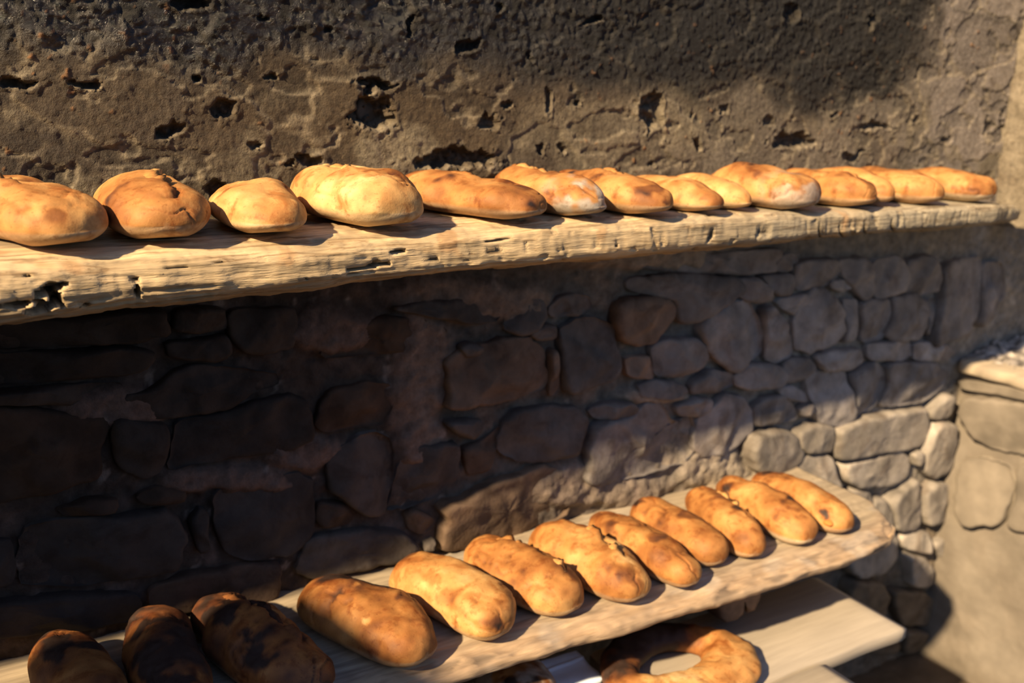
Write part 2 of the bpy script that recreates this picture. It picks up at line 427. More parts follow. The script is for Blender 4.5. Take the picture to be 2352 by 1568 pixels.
ST += crop(1850, 1100, 3.35, [
 [(330,145),(400,85),(505,105),(525,200),(478,258),(385,260)],
 [(535,155),(610,165),(662,260),(656,370),(600,445),(505,438),(475,320),(515,220)],
 [(662,152),(790,65),(876,14),(900,100),(895,250),(876,378),(780,396),(692,386),(654,220)],
 [(915,112),(1000,35),(1138,62),(1176,150),(1166,288),(1060,336),(932,346),(908,240)],
 [(742,432),(935,404),(955,480),(936,556),(850,556),(742,528)],
 [(330,560),(560,500),(685,405),(715,470),(686,600),(596,716),(420,746),(330,700)],
 [(770,570),(920,610),(985,700),(970,820),(805,820)],
 [(970,500),(1080,430),(1170,420),(1180,600),(1060,640)],
 [(330,790),(560,780),(640,900),(620,1060),(420,1040),(330,940)],
 [(680,860),(900,870),(1010,960),(960,1120),(760,1130),(690,1000)],
 [(740,1170),(960,1170),(940,1330),(780,1360)],
 [(420,1110),(690,1120),(700,1330),(480,1340)],
])
ST += crop(600, 600, 2.091, [
 [(-140,240),(60,232),(170,235),(183,320),(168,420),(60,448),(-60,450),(-150,380)],
 [(935,440),(1080,410),(1150,380),(1290,370),(1360,430),(1382,540),(1366,620),(1250,658),(1080,698),(892,718),(900,600),(885,500)],
 [(952,415),(1010,390),(1078,415),(1060,455),(990,470)],
 [(1185,250),(1260,192),(1378,192),(1386,270),(1338,338),(1272,362),(1185,348)],
 [(1402,220),(1480,162),(1596,172),(1606,240),(1540,268),(1402,272)],
 [(1300,350),(1380,303),(1428,313),(1428,380),(1335,388)],
 [(1398,440),(1430,432),(1452,620),(1430,656),(1390,648)],
 [(1174,770),(1232,722),(1400,702),(1518,703),(1576,760),(1556,860),(1516,928),(1370,976),(1250,966),(1152,918),(1162,850)],
 [(888,775),(980,762),(1082,772),(1077,820),(1030,862),(942,838)],
 [(1084,870),(1160,795),(1162,850),(1128,960),(1098,1018),(1004,1036),(980,905)],
 [(690,930),(850,882),(945,882),(962,960),(956,1040),(860,1138),(720,1186),(614,1206),(654,1080)],
 [(332,960),(420,872),(540,832),(620,852),(650,920),(640,1080),(600,1216),(500,1226),(432,1168),(332,1100)],
 [(874,1230),(864,1170),(1000,1122),(1180,1044),(1370,989),(1448,1012),(1488,1080),(1492,1170),(1456,1240),(1300,1330),(1050,1400),(874,1386)],
 [(704,1230),(742,1193),(846,1245),(836,1290),(770,1326),(714,1288)],
 [(172,1500),(242,1332),(470,1304),(650,1294),(738,1352),(756,1390),(700,1438),(500,1490),(250,1540)],
 [(792,1360),(843,1333),(828,1388),(784,1398)],
 [(282,1162),(400,1172),(456,1220),(438,1268),(300,1296),(272,1250)],
 [(300,430),(420,342),(580,272),(780,280),(900,330),(870,400),(790,438),(600,448),(420,466),(312,478)],
 [(620,230),(760,192),(1000,182),(1165,175),(1176,230),(1150,300),(1000,305),(860,278)],
 [(292,700),(342,622),(520,592),(646,602),(636,720),(596,798),(480,800),(342,828),(272,798)],
])
ST += crop(0, 680, 2.1775, [
 [(-100,150),(300,120),(830,62),(858,150),(848,190),(700,238),(300,258),(-100,290)],
 [(875,72),(1136,62),(1152,170),(1000,196),(875,178)],
 [(622,500),(760,480),(880,382),(980,352),(1090,362),(1398,392),(1388,450),(1250,506),(1150,576),(880,616),(662,638)],
 [(884,640),(1150,592),(1300,524),(1450,504),(1548,542),(1582,620),(1556,720),(1480,778),(1300,798),(1000,848),(864,886),(872,760)],
 [(564,640),(622,614),(846,654),(856,760),(828,876),(730,926),(602,868),(558,756)],
 [(-100,560),(300,582),(538,622),(518,760),(498,920),(300,988),(-100,1060)],
 [(102,1250),(132,1182),(300,1132),(600,1112),(780,1082),(896,1102),(926,1200),(916,1350),(800,1398),(400,1466),(150,1448),(94,1350)],
 [(1084,1000),(1152,952),(1350,942),(1500,884),(1576,950),(1586,1150),(1536,1268),(1400,1316),(1202,1328),(1122,1268),(1088,1130)],
 [(954,1140),(1010,1064),(1056,1100),(1046,1200),(1066,1288),(1002,1298)],
 [(-100,1240),(60,1232),(82,1350),(68,1460),(-100,1500)],
 [(752,1480),(1000,1392),(1376,1342),(1411,1400),(1401,1500),(1300,1578),(762,1600)],
 [(-100,1560),(300,1502),(700,1502),(728,1620),(400,1700),(-100,1720)],
 [(292,1080),(450,1022),(598,1032),(588,1088),(332,1118)],
 [(684,1010),(800,962),(948,992),(928,1048),(722,1058)],
 [(-100,310),(250,282),(600,262),(778,272),(798,310),(700,398),(300,428),(-100,470)],
 [(832,242),(990,222),(1148,198),(1166,290),(1100,338),(990,328),(842,318)],
 [(560,560),(-100,540),(-100,490),(300,450),(600,440),(620,480)],
])

def stone_mesh(W, H, seed, col, axis='y', at=0.0, rise=0.02, back=0.035, hewn=1.0):
    """W,H: outline coordinates in the wall plane. A pillow stone with a rough face and tucked-in edge."""
    P = np.stack([W, H], 1)
    for _ in range(2):
        Q = np.roll(P, -1, 0)
        P = np.stack([0.87 * P + 0.13 * Q, 0.13 * P + 0.87 * Q], 1).reshape(-1, 2)
    seg = np.linalg.norm(np.roll(P, -1, 0) - P, axis=1); cum = np.concatenate([[0], np.cumsum(seg)])
    size = math.sqrt(np.ptp(P[:, 0]) * np.ptp(P[:, 1]))
    n = int(np.clip(cum[-1] / 0.011, 20, 64))
    s = np.linspace(0, cum[-1], n, endpoint=False)
    PP = np.concatenate([P, P[:1]])
    P = np.stack([np.interp(s, cum, PP[:, 0]), np.interp(s, cum, PP[:, 1])], 1)
    if 0.5 * np.sum(P[:, 0] * np.roll(P[:, 1], -1) - np.roll(P[:, 0], -1) * P[:, 1]) < 0:
        P = P[::-1]
    cen = P.mean(0)
    P = P + (P - cen) * (0.07 * fbm(np.stack([P[:, 0], P[:, 1] * 0 + seed, P[:, 1]], 1), 32, 3, seed))[:, None]
    rng = np.random.default_rng(int(seed * 13) + 5)
    tilt = rng.normal(size=2) * 0.10
    inset = min(0.0065, size * 0.08)
    rad = np.linalg.norm(P - cen, axis=1)[:, None]
    planes = [(rng.normal(size=2) * 0.33, -size * rng.uniform(0.03, 0.10)) for _ in range(5)]
    rings = []
    for k, (ins, h) in enumerate([(-0.3, -1), (0.0, 0.0), (0.12, 0.42), (0.5, 0.78), (1.3, 0.93)]):
        sc = np.clip(1 - ins * inset / rad, 0.3, 1.1)
        rings.append((cen + (P - cen) * sc, h))
    for f in (0.90, 0.79, 0.68, 0.57, 0.46, 0.35, 0.24, 0.12):
        rings.append((cen + (P - cen) * (1 - 1.3 * inset / rad) * f, 0.95 + 0.05 * (1 - f)))
    rings.append((np.repeat(cen[None], n, 0), 1.0))
    V = []
    for (Q, h) in rings:
        d = np.full(n, -back if h < 0 else h * rise)
        if h >= 0:
            q3 = np.stack([Q[:, 0], np.full(n, seed), Q[:, 1]], 1)
            d = d + (0.35 + 0.65 * hewn) * h * (0.006 * fbm(q3, 8, 2, seed) + 0.004 * fbm(q3, 30, 3, seed + 1)) + h * ((Q - cen) @ tilt)
            cut = np.max([(Q - cen) @ g + o for g, o in planes], axis=0)   # hewn facets
            d = d - hewn * h * np.clip(cut, 0, 0.011)
        V.append(np.stack([Q[:, 0], d, Q[:, 1]], 1))
    V = np.array(V)
    m = len(rings)
    V[-1] = V[-1].mean(0)
    A = V.reshape(-1, 3)
    if axis == 'y':
        W3 = np.stack([A[:, 0], at - A[:, 1], A[:, 2]], 1)
    else:                                      # plane x = at, W runs along -y
        W3 = np.stack([at - A[:, 1], -A[:, 0], A[:, 2]], 1)
    q = grid_quads(m, n, True)[:, ::-1]
    nz = fbm(W3, 8, 3, seed * 0.37); nz2 = fbm(W3, 30, 2, seed * 0.7)
    c = np.asarray(col)[None] * (1 + 0.35 * nz + 0.15 * nz2)[:, None]
    return mesh_np('stone', W3, q, col=np.clip(c, 0.004, 1))

rngS = np.random.default_rng(11)
for k, poly in enumerate(ST):
    poly = np.array(poly)
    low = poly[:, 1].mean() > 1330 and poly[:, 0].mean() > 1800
    Q = np.array([aty(x, y, -0.012) for x, y in poly])
    cx, cz = Q[:, 0].mean(), Q[:, 2].mean()
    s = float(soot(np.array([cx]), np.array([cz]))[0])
    c = np.array([0.040, 0.031, 0.027]) * (1 - s) + (np.array([0.265, 0.235, 0.20]) if cz < 0.68 else np.array([0.225, 0.205, 0.195])) * s  # shade put into the colour: darker left; greyer above, tan where sunlit below
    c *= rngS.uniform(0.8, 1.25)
    if rngS.random() < 0.3 and s < 0.6:
        c = c * np.array([1.25, 1.0, 0.8])
    bluish = sstep(700, 560, poly[:, 1].mean()) if poly[:, 0].mean() > 1400 else 0
    c = c * (1 - 0.0 * bluish)
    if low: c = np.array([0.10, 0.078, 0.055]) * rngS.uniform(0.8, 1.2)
    lit = cx > 1.75 and cz < 0.66
    rise = rngS.uniform(0.010, 0.020) + (0.010 if lit else 0)
    gr = 1.085 if cx > 1.2 else 1.03                # the lighter stones at the right are fitted tightly
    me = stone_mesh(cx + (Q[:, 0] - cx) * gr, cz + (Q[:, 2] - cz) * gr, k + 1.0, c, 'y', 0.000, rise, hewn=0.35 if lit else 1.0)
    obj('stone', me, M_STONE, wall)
# stones laid bare inside the holes of the plaster
for k, (sx, sy, rx, ry) in enumerate([(852, 252, 34, 36), (1045, 368, 62, 19), (1488, 254, 21, 34), (1822, 326, 34, 16), (862, 190, 36, 8)]):
    an = np.linspace(0, 2 * math.pi, 10, endpoint=False)
    Q = np.array([aty(sx + rx * math.cos(t) * (1 + .1 * math.sin(3 * t + k)), sy + ry * math.sin(t), 0.01) for t in an])
    me = stone_mesh(Q[:, 0], Q[:, 2], 200.0 + k, (0.075, 0.064, 0.05), 'y', 0.022, 0.010, 0.02)
    obj('stone', me, M_STONE, wall)

# ------------------------------------------------------------------ hearth at the right and the breast wall above it
def heightplane_x(name, x0, ys, zs, fn, colfn, mat, parent=None):
    Y, Z = np.meshgrid(ys, zs, indexing='ij'); sh = Y.shape
    Y = Y.ravel(); Z = Z.ravel(); P = np.stack([np.full_like(Y, x0), Y, Z], 1)
    V = P.copy(); V[:, 0] += fn(P)
    return obj(name, mesh_np(name, V, grid_quads(*sh), col=colfn(P)), mat, parent)

hearth = tag(bpy.data.objects.new('hearth', None), 'mud-rendered stone hearth with an ash-strewn pale ledge in the right corner', 'hearth')
COL.objects.link(hearth); hearth.location = (CORNER_X, -0.4, 0)
def H(o):
    o.parent = hearth; o.matrix_parent_inverse = Matrix.Translation((-CORNER_X, 0.4, 0)); return o
LEDGE = 0.752
ys = np.concatenate([np.linspace(-1.0, -0.45, 14)[:-1], np.arange(-0.45, 0.045, 0.005)])
zs = np.arange(-0.22, LEDGE - 0.035, 0.005)
def face_fn(P):
    d = -0.014 * fbm(P, 3.5, 2, 60) - 0.0025 * fbm(P, 14, 2, 61) - 0.0012 * np.maximum(fbm(P, 50, 2, 62), 0)
    return d
def face_col(P):
    c = mixc((0.200, 0.173, 0.140), (0.165, 0.141, 0.113), sstep(-0.2, 0.5, fbm(P, 6, 3, 64)))
    c = mixc(c, (0.21, 0.178, 0.142), 0.6 * sstep(0.1, 0.6, fbm(P, 11, 3, 65)))
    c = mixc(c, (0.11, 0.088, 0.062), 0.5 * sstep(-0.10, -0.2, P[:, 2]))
    return c
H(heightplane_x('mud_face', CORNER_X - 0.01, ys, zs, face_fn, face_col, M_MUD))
hs = [[(2215,940),(2235,905),(2300,915),(2400,935),(2400,1050),(2345,1040),(2270,1022),(2232,990)],
      [(2207,1075),(2235,1045),(2330,1062),(2338,1110),(2326,1160),(2305,1208),(2215,1203),(2200,1150)],
      [(2345,1060),(2420,1075),(2420,1230),(2318,1210),(2340,1150)],
      [(2205,870),(2250,872),(2400,900),(2400,925),(2300,905),(2222,893)]]
for k, p in enumerate(hs):
    Q = np.array([atx(x, y, CORNER_X - 0.01) for x, y in p])
    me = stone_mesh(-Q[:, 1], Q[:, 2], 300.0 + k, (0.178, 0.153, 0.122), 'x', CORNER_X - 0.026, 0.007, 0.03, 0.0)
    H(obj('stone', me, M_MUD))
# pale slab forming the ledge
ny = 90
yy = np.linspace(-1.0, -0.004, ny); ring = []
for v in yy:
    w = 0.004 * math.sin(v * 31) + 0.003 * math.sin(v * 77)
    ring.append([(CORNER_X - 0.035 + w, v, LEDGE - 0.036), (CORNER_X - 0.042 + w, v, LEDGE - 0.03), (CORNER_X - 0.042 + w * .7, v, LEDGE - 0.008),
                 (CORNER_X - 0.034 + w, v, LEDGE), (CORNER_X + 0.62, v, LEDGE), (CORNER_X + 0.62, v, LEDGE - 0.036)])
V, q, t = sweep(np.array(ring))
c = mixc((0.40, 0.33, 0.24), (0.30, 0.25, 0.19), sstep(-.2, .4, fbm(V, 12, 3, 70)))
H(tag(obj('ledge_slab', mesh_np('ledge_slab', V, q[:, ::-1], t[:, ::-1], c, smooth=False), M_MUD), 'pale slab edge'))
# ash and clinker on the hearth floor
xs = np.arange(CORNER_X - 0.02, CORNER_X + 0.60, 0.007); ya = np.arange(-0.9, 0.012, 0.007)
X, Y = np.meshgrid(xs, ya, indexing='ij'); sh = X.shape; X = X.ravel(); Y = Y.ravel()
P = np.stack([X, Y, np.zeros_like(X)], 1)
e = sstep(0, 0.10, X - CORNER_X + 0.02)
z = LEDGE - 0.004 + e * (0.012 + 0.05 * sstep(0.05, 0.5, X - CORNER_X) + 0.02 * fbm(P, 9, 2, 72) + 0.018 * np.abs(fbm(P, 34, 2, 73)) + 0.006 * fbm(P, 80, 2, 74))
c = mixc((0.46, 0.41, 0.36), (0.22, 0.195, 0.175), sstep(-.1, .4, fbm(P, 24, 3, 75)))
c = mixc(c, (0.05, 0.045, 0.042), sstep(0.25, 0.5, fbm(P, 30, 2, 76)) * 0.8)
ash = obj('ash_heap', mesh_np('ash_heap', np.stack([X, Y, z], 1), grid_quads(*sh), col=c), M_ASH)
H(ash); ash['kind'] = 'stuff'; ash['label'] = 'heap of grey ash and cinders'
# dark back and far jamb of the fireplace
def dk(P): return mixc((0.055, 0.050, 0.048), (0.13, 0.12, 0.115), sstep(-.2, .5, fbm(P, 8, 3, 78)))
H(heightplane_x('fire_back', CORNER_X + 0.55, np.arange(-1.0, 0.05, 0.02), np.arange(LEDGE - 0.03, 1.5, 0.02), lambda P: 0.02 * fbm(P, 7, 3, 77), dk, M_MORTAR))

def hood_col(P):
    c = mixc((0.20, 0.165, 0.115), (0.135, 0.105, 0.07), sstep(-.2, .4, fbm(P, 7, 3, 81)))
    return mixc(c, (0.27, 0.225, 0.16), 0.6 * sstep(0.1, .5, fbm(P, 15, 3, 82)))
ys = np.arange(-1.0, 0.006, 0.008); zs = np.arange(1.135, 2.3, 0.008)
Y, Z = np.meshgrid(ys, zs, indexing='ij'); sh = Y.shape; Y = Y.ravel(); Z = Z.ravel()
P = np.stack([np.full_like(Y, CORNER_X), Y, Z], 1)
V = P.copy(); V[:, 0] += 0.012 * fbm(P, 6, 3, 80) + 0.004 * fbm(P, 30, 2, 83)
V2 = V.copy().reshape(*sh, 3)
lip = V2[:, :1].copy(); lip[:, :, 0] += 0.12; lip[:, :, 2] += 0.01   # the breast has a thick underside
A = np.concatenate([lip, V2], 1)
cc = hood_col(A.reshape(-1, 3))
wr = obj('wall_right', mesh_np('wall_right', A.reshape(-1, 3), grid_quads(A.shape[0], A.shape[1]), col=np.concatenate([cc, np.full((len(cc), 1), .92)], 1)), M_PLASTER)
tag(wr, 'pale brown chimney breast wall at the right edge above the hearth', kind='structure')

# unseen stone block added out of frame at the left (its top throws the shade on the left end of the plank shelf)
def rough_block(name, x0, x1, y0, y1, z0, z1, mat, colr, seed, step=0.05):
    bm = bmesh.new(); bmesh.ops.create_cube(bm, size=1)
    bmesh.ops.subdivide_edges(bm, edges=bm.edges[:], cuts=14, use_grid_fill=True)
    V = np.array([v.co for v in bm.verts]) + 0.5
    V = np.array([x0, y0, z0]) + V * np.array([x1 - x0, y1 - y0, z1 - z0])
    D = np.stack([fbm(V, 5, 3, seed), fbm(V, 5, 3, seed + 1), fbm(V, 5, 3, seed + 2)], 1) * 0.02
    V = V + D
    faces = [[v.index for v in f.verts] for f in bm.faces]; bm.free()
    return obj(name, mesh_np(name, V, faces, col=np.tile(colr, (len(V), 1)), smooth=False), mat)
wl = rough_block('shade_block_left', -2.0, -0.90, -1.15, -0.645, -0.2, 1.655, M_STONE, (0.06, 0.05, 0.042), 90)
tag(wl, 'unseen rough stone block added to shade the left end of the plank shelf', kind='structure')

wf = rough_block('sky_block_front', -2.6, 0.2, -2.5, -2.1, -0.2, 3.0, M_STONE, (0.07, 0.058, 0.048), 95)  # added unseen block, holds back sky light from the left side
tag(wf, 'unseen dark stone block added behind the camera to cut sky light at the left', kind='structure')
FLOOR = -0.20
fl = box('floor', -5, 6, -6, 0.1, -0.3, FLOOR, M_EARTH, None, 0)
tag(fl, 'dark earth floor under the bench', kind='structure')

# ------------------------------------------------------------------ upper shelf: a weathered half log
LOG_TOP = 1.272
def log_top(x): return np.interp(x, [0, 0.8, 1.3, 2.0, 2.12, 2.22, 2.32, 2.47], [1.272, 1.270, 1.260, 1.244, 1.241, 1.230, 1.212, 1.200])
def build_log():
    xs = np.concatenate([np.linspace(-0.9, -0.05, 30)[:-1], np.arange(-0.05, 2.477, 0.0032)])
    m = 150; th = np.linspace(0, 2 * math.pi, m, endpoint=False)
    n = 3.0
    cs, sn = np.cos(th), np.sin(th)
    sy = np.sign(cs) * np.abs(cs) ** (2 / n); sz = np.sign(sn) * np.abs(sn) ** (2 / n)
    # the top edge is worn round at the left and crisp at the right
    sy2 = np.where(sn > 0, np.sign(cs) * np.abs(cs) ** (2 / 7), sy); sz2 = np.where(sn > 0, np.abs(sn) ** (2 / 7), sz)
    mix = sstep(0.5, 1.25, xs)[:, None]
    sy = sy[None] * (1 - mix) + sy2[None] * mix; sz = sz[None] * (1 - mix) + sz2[None] * mix
    X = np.repeat(xs[:, None], m, 1)
    front = np.interp(xs, [-0.15, 0.2, 0.6, 1.2, 1.9, 2.1, 2.2, 2.3, 2.38, 2.44, 2.475], [-0.350, -0.300, -0.284, -0.287, -0.288, -0.282, -0.260, -0.218, -0.168, -0.105, -0.04])  # unseen left end made thicker to cast more shade on the wall
    bot = np.interp(xs, [-0.15, 0.05, 0.7, 1.4, 2.0, 2.3, 2.465], [1.165, 1.176, 1.178, 1.186, 1.186, 1.176, 1.18])
    top = log_top(xs)
    yc = (front + 0.03) / 2; hd = (0.03 - front) / 2
    zc = (top + bot) / 2; hh = (top - bot) / 2
    Y = yc[:, None] + hd[:, None] * sy; Z = zc[:, None] + hh[:, None] * sz
    P = np.stack([X.ravel(), Y.ravel(), Z.ravel()], 1)
    nY = (np.sign(cs) * np.abs(cs) ** 1.2)[None].repeat(len(xs), 0).ravel(); nZ = (np.sign(sn) * np.abs(sn) ** 1.2)[None].repeat(len(xs), 0).ravel()
    S = P * np.array([1.0, 1.0, 1.0])
    G = np.stack([P[:, 0] * 6, P[:, 1] * 80, P[:, 2] * 80], 1)
    gx = np.clip(1.35 - P[:, 0], 0.15, 1)
    d = 0.009 * fbm(P, 3.2, 2, 100) + 0.0035 * fbm(P, 13, 2, 101) - gx * 0.0055 * np.abs(fbm(G, 1.0, 2, 102)) + 0.0012 * fbm(P, 60, 2, 103)
    # knots, pits and saw-tooth nicks at the right half
    d -= 0.004 * sstep(0.45, 0.7, fbm(P, 38, 2, 104)) * (0.3 + 0.7 * sstep(0.5, 1.2, P[:, 0]))
    nick = np.abs(np.sin(P[:, 0] * 62 + 1.5 * fbm(P, 8, 2, 105)))
    d -= 0.0018 * sstep(0.93, 1.0, nick) * sstep(1.35, 1.6, P[:, 0]) * sstep(LOG_TOP - 0.02, LOG_TOP - 0.05, P[:, 2])
    px, py = proj(P)
    frontside = P[:, 1] < yc.repeat(m)
    wob = fbm(P, 30, 3, 107)
    crack = np.zeros(len(P))
    def cut(x0, y0, x1, y1, w, dep):
        nonlocal d, crack
        tt = np.clip(((px - x0) * (x1 - x0) + (py - y0) * (y1 - y0)) / ((x1 - x0) ** 2 + (y1 - y0) ** 2), 0, 1)
        dd = np.hypot((px - x0 - tt * (x1 - x0)), (py - y0 - tt * (y1 - y0))) + w * 0.8 * wob
        taper = 0.15 + 0.85 * np.sin(np.clip(tt, 0.02, 0.98) * math.pi)
        k = sstep(w * taper, w * taper * 0.3, dd) * frontside
        d = d - dep * k; crack = np.maximum(crack, k)
    cut(85, 676, 150, 652, 11, .022); cut(120, 672, 145, 705, 14, .030); cut(-30, 708, 95, 692, 8, .022); cut(130, 700, 60, 716, 9, .02)
    cut(316, 655, 318, 690, 7, .022); cut(262, 652, 320, 640, 4, .010); cut(55, 632, 75, 634, 4, .012); cut(185, 705, 205, 698, 6, .012)
    cut(900, 582, 938, 575, 5, .016); cut(800, 623, 905, 606, 4.5, .014); cut(860, 602, 1010, 598, 3, .008); cut(1100, 560, 1190, 545, 3, .007)
    cut(180, 640, 560, 596, 1.6, .004); cut(700, 640, 900, 622, 1.8, .005); cut(1080, 590, 1180, 572, 2.0, .006)
    cut(1625, 560, 1640, 535, 5, .012); cut(1415, 565, 1420, 563, 4, .008); cut(1455, 560, 1458, 558, 3.5, .008); cut(1745, 535, 1790, 525, 3, .005)
    cut(1880, 520, 1890, 560, 3, .006); cut(1930, 510, 1936, 552, 3, .006); cut(1985, 512, 1990, 545, 3, .006); cut(2050, 510, 2058, 545, 3, .006)
    topflat = (nZ > 0.75)
    d = np.where(topflat, np.minimum(d, 0.0), d)
    P = P + np.stack([np.zeros(len(P)), nY * d, nZ * d], 1)
    P[:, 2] = np.minimum(P[:, 2], log_top(P[:, 0]))   # the flat where loaves sit stays flat
    g1 = fbm(G, 1.0, 2, 102); g2 = fbm(P, 7, 3, 109)
    c = mixc((0.60, 0.45, 0.265), (0.42, 0.315, 0.185), sstep(-.3, .5, g1))
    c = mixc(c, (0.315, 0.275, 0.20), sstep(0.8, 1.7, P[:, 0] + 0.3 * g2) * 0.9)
    c = mixc(c, (0.19, 0.155, 0.105), 0.7 * sstep(0.2, 0.7, fbm(P, 9, 3, 110)))
    c = mixc(c, (0.42, 0.22, 0.09), 0.5 * sstep(0.45, 0.75, fbm(P, 14, 3, 111)))
    c = mixc(c, (0.05, 0.035, 0.025), crack * 0.85)
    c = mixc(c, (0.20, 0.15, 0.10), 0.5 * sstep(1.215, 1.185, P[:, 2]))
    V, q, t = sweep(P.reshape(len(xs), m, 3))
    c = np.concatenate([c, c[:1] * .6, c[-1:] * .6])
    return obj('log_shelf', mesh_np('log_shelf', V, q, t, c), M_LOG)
tag(build_log(), 'weathered split log serving as the upper bread shelf on the sooty wall', 'shelf')

# ------------------------------------------------------------------ lower shelf: a thick waney plank
SH = 0.55
def build_plank():
    xe = 1.85
    xs = np.concatenate([np.linspace(-0.8, 0.0, 30)[:-1], np.arange(0.0, xe + 0.001, 0.0045)])
    prof_t = np.concatenate([np.linspace(0, 0.80, 30), np.linspace(0.80, 1.0, 26)[1:]])   # across the top
    rings = []
    for x in xs:
        yf = np.interp(x, [-0.8, 0.5, 0.95, 1.35, 1.6, 1.76, 1.815, 1.85], [-0.34, -0.352, -0.370, -0.388, -0.392, -0.378, -0.345, -0.28])
        top = []
        for u in prof_t:
            y = 0.02 + (yf - 0.02) * u
            zz = SH - 0.020 * max(0, (u - 0.86) / 0.14) ** 1.7
            top.append((x, y, zz))
        fr = [(x, yf - 0.003, SH - 0.026), (x, yf - 0.001, SH - 0.033), (x, yf + 0.004, SH - 0.040), (x, yf + 0.012, SH - 0.045)]
        bt = [(x, y, SH - 0.047) for y in np.linspace(yf + 0.03, 0.02, 8)]
        rings.append(top + fr + bt)
    R = np.array(rings); n, m, _ = R.shape
    P = R.reshape(-1, 3)
    G = np.stack([P[:, 0] * 7, P[:, 1] * 70, P[:, 2] * 70], 1)
    u = np.tile(np.concatenate([prof_t, np.ones(12)]), n)
    isf = np.tile(np.concatenate([sstep(0.78, 0.97, prof_t), np.ones(4), np.zeros(8)]), n)
    d = -0.0022 * np.abs(fbm(G, 1.0, 2, 120)) - isf * (0.007 * np.abs(fbm(P * np.array([.22, 1, 1.3]), 42, 3, 121)) + 0.006 * fbm(P, 9, 2, 122))
    back = sstep(0.80, 0.5, u)
    P = P + np.stack([np.zeros(len(P)), -isf * d * 1.0, np.where(np.tile(np.arange(m) < 66 - 12, n), d, 0)], 1)
    c = mixc((0.385, 0.315, 0.225), (0.27, 0.22, 0.16), sstep(-.3, .5, fbm(G, 1.0, 2, 120)))
    c = mixc(c, (0.36, 0.245, 0.15), isf * 0.7)
    c = mixc(c, (0.15, 0.115, 0.085), 0.75 * isf * sstep(0.05, 0.5, fbm(P * np.array([.22, 1, 1.3]), 42, 3, 121)))
    c = mixc(c, (0.40, 0.36, 0.31), 0.4 * sstep(.2, .6, fbm(P, 11, 2, 125)))
    V, q, t = sweep(P.reshape(n, m, 3))
    c = np.concatenate([c, c[:1], c[-1:]])
    return obj('plank_shelf', mesh_np('plank_shelf', V, q, t, c), M_PLANK)
tag(build_plank(), 'thick rough-edged plank serving as the lower bread shelf on the stone wall', 'shelf')

# wooden corbel under the plank: a beam end let into the wall
def build_corbel():
    pts = np.array([(1655, 1330), (1757, 1320), (1756, 1345), (1748, 1375), (1735, 1402), (1718, 1408), (1716, 1390), (1712, 1374), (1708, 1398), (1706, 1412), (1690, 1426), (1668, 1432), (1655, 1420), (1652, 1380)])
    Yf = -0.275
    Q = np.array([aty(x, y, Yf) for x, y in pts]); cen = Q.mean(0)
    Q[:, 2] = np.minimum(Q[:, 2], SH - 0.048)
    rings = []
    for (y, s) in [(0.03, 0.9), (-0.1, .96), (-0.22, 1.0), (-0.262, 1.0), (-0.272, 0.97), (-0.276, 0.9), (-0.278, 0.6), (-0.278, 0.25)]:
        r = Q.copy(); r[:, 0] = cen[0] + (Q[:, 0] - cen[0]) * s
        r[:, 2] = np.where(Q[:, 2] > cen[2] + .02, Q[:, 2], cen[2] + (Q[:, 2] - cen[2]) * s); r[:, 1] = y
        rings.append(r)
    V, q, t = sweep(np.array(rings))
    me = mesh_np('corbel', V, q, t, smooth=False)
    bm = bmesh.new(); bm.from_mesh(me); bmesh.ops.recalc_face_normals(bm, faces=bm.faces[:]); bm.to_mesh(me); bm.free()
    return obj('corbel', me, M_CORBEL)
tag(build_corbel(), 'rounded brown beam end with a notch, propping the lower plank from below', 'bracket')

# ------------------------------------------------------------------ bench of boards
bench = tag(bpy.data.objects.new('bench', None), 'low bench of worn grey boards under the lower shelf, with ring bread on it', 'bench')
COL.objects.link(bench); bench.location = (1.1, -0.4, 0)
def B(o): o.parent = bench; o.matrix_parent_inverse = Matrix.Translation((-1.1, 0.4, 0)); return o
TB = 0.35
def board(x0, x1, y0, y1, z1, th, seed, skew=0.0):
    n = 40; xs = np.linspace(x0, x1, n); rings = []
    b = 0.004
    for i, x in enumerate(xs):
        w = 0.0025 * math.sin(x * 9 + seed) + 0.0015 * math.sin(x * 31 + seed)
        e = b if i in (0, n - 1) else 0
        xa = x
        rings.append([(xa, y0 + w + e, z1 - b - e * .3), (xa, y0 + w + b + e, z1 - e), (xa, y1 - b - e, z1 - e), (xa, y1 - e, z1 - b - e * .3),
                      (xa, y1 - e, z1 - th + b + e * .3), (xa, y1 - b - e, z1 - th + e), (xa, y0 + w + b + e, z1 - th + e), (xa, y0 + w + e, z1 - th + b + e * .3)])
    R = np.array(rings); R[:, :, 0] += skew * (R[:, :, 1] - y1)
    R[0, :, 0] += 0; 
    V, q, t = sweep(R)
    me = mesh_np('board', V, q, t, smooth=False)
    bm = bmesh.new(); bm.from_mesh(me); bmesh.ops.recalc_face_normals(bm, faces=bm.faces[:]); bm.to_mesh(me); bm.free()
    return B(obj('board', me, M_BOARD))
board(1.085, 1.757, -0.445, -0.185, TB, 0.032, 1)
board(0.60, 1.49, -0.640, -0.449, TB + 0.001, 0.030, 4)
board(-0.40, 1.050, -0.436, -0.17, TB, 0.032, 7)
for (lx, ly) in ((1.52, -0.40), (1.52, -0.23), (0.15, -0.55), (0.15, -0.23)):
    B(box('leg', lx - 0.03, lx + 0.03, ly - 0.025, ly + 0.025, -0.2, TB - 0.032, M_POST, None, 0.003))
B(box('crosspiece', 1.46, 1.50, -0.62, -0.20, TB - 0.075, TB - 0.033, M_POST, None, 0.003))
B(box('crosspiece', 0.13, 0.17, -0.62, -0.20, TB - 0.075, TB - 0.033, M_POST, None, 0.003))

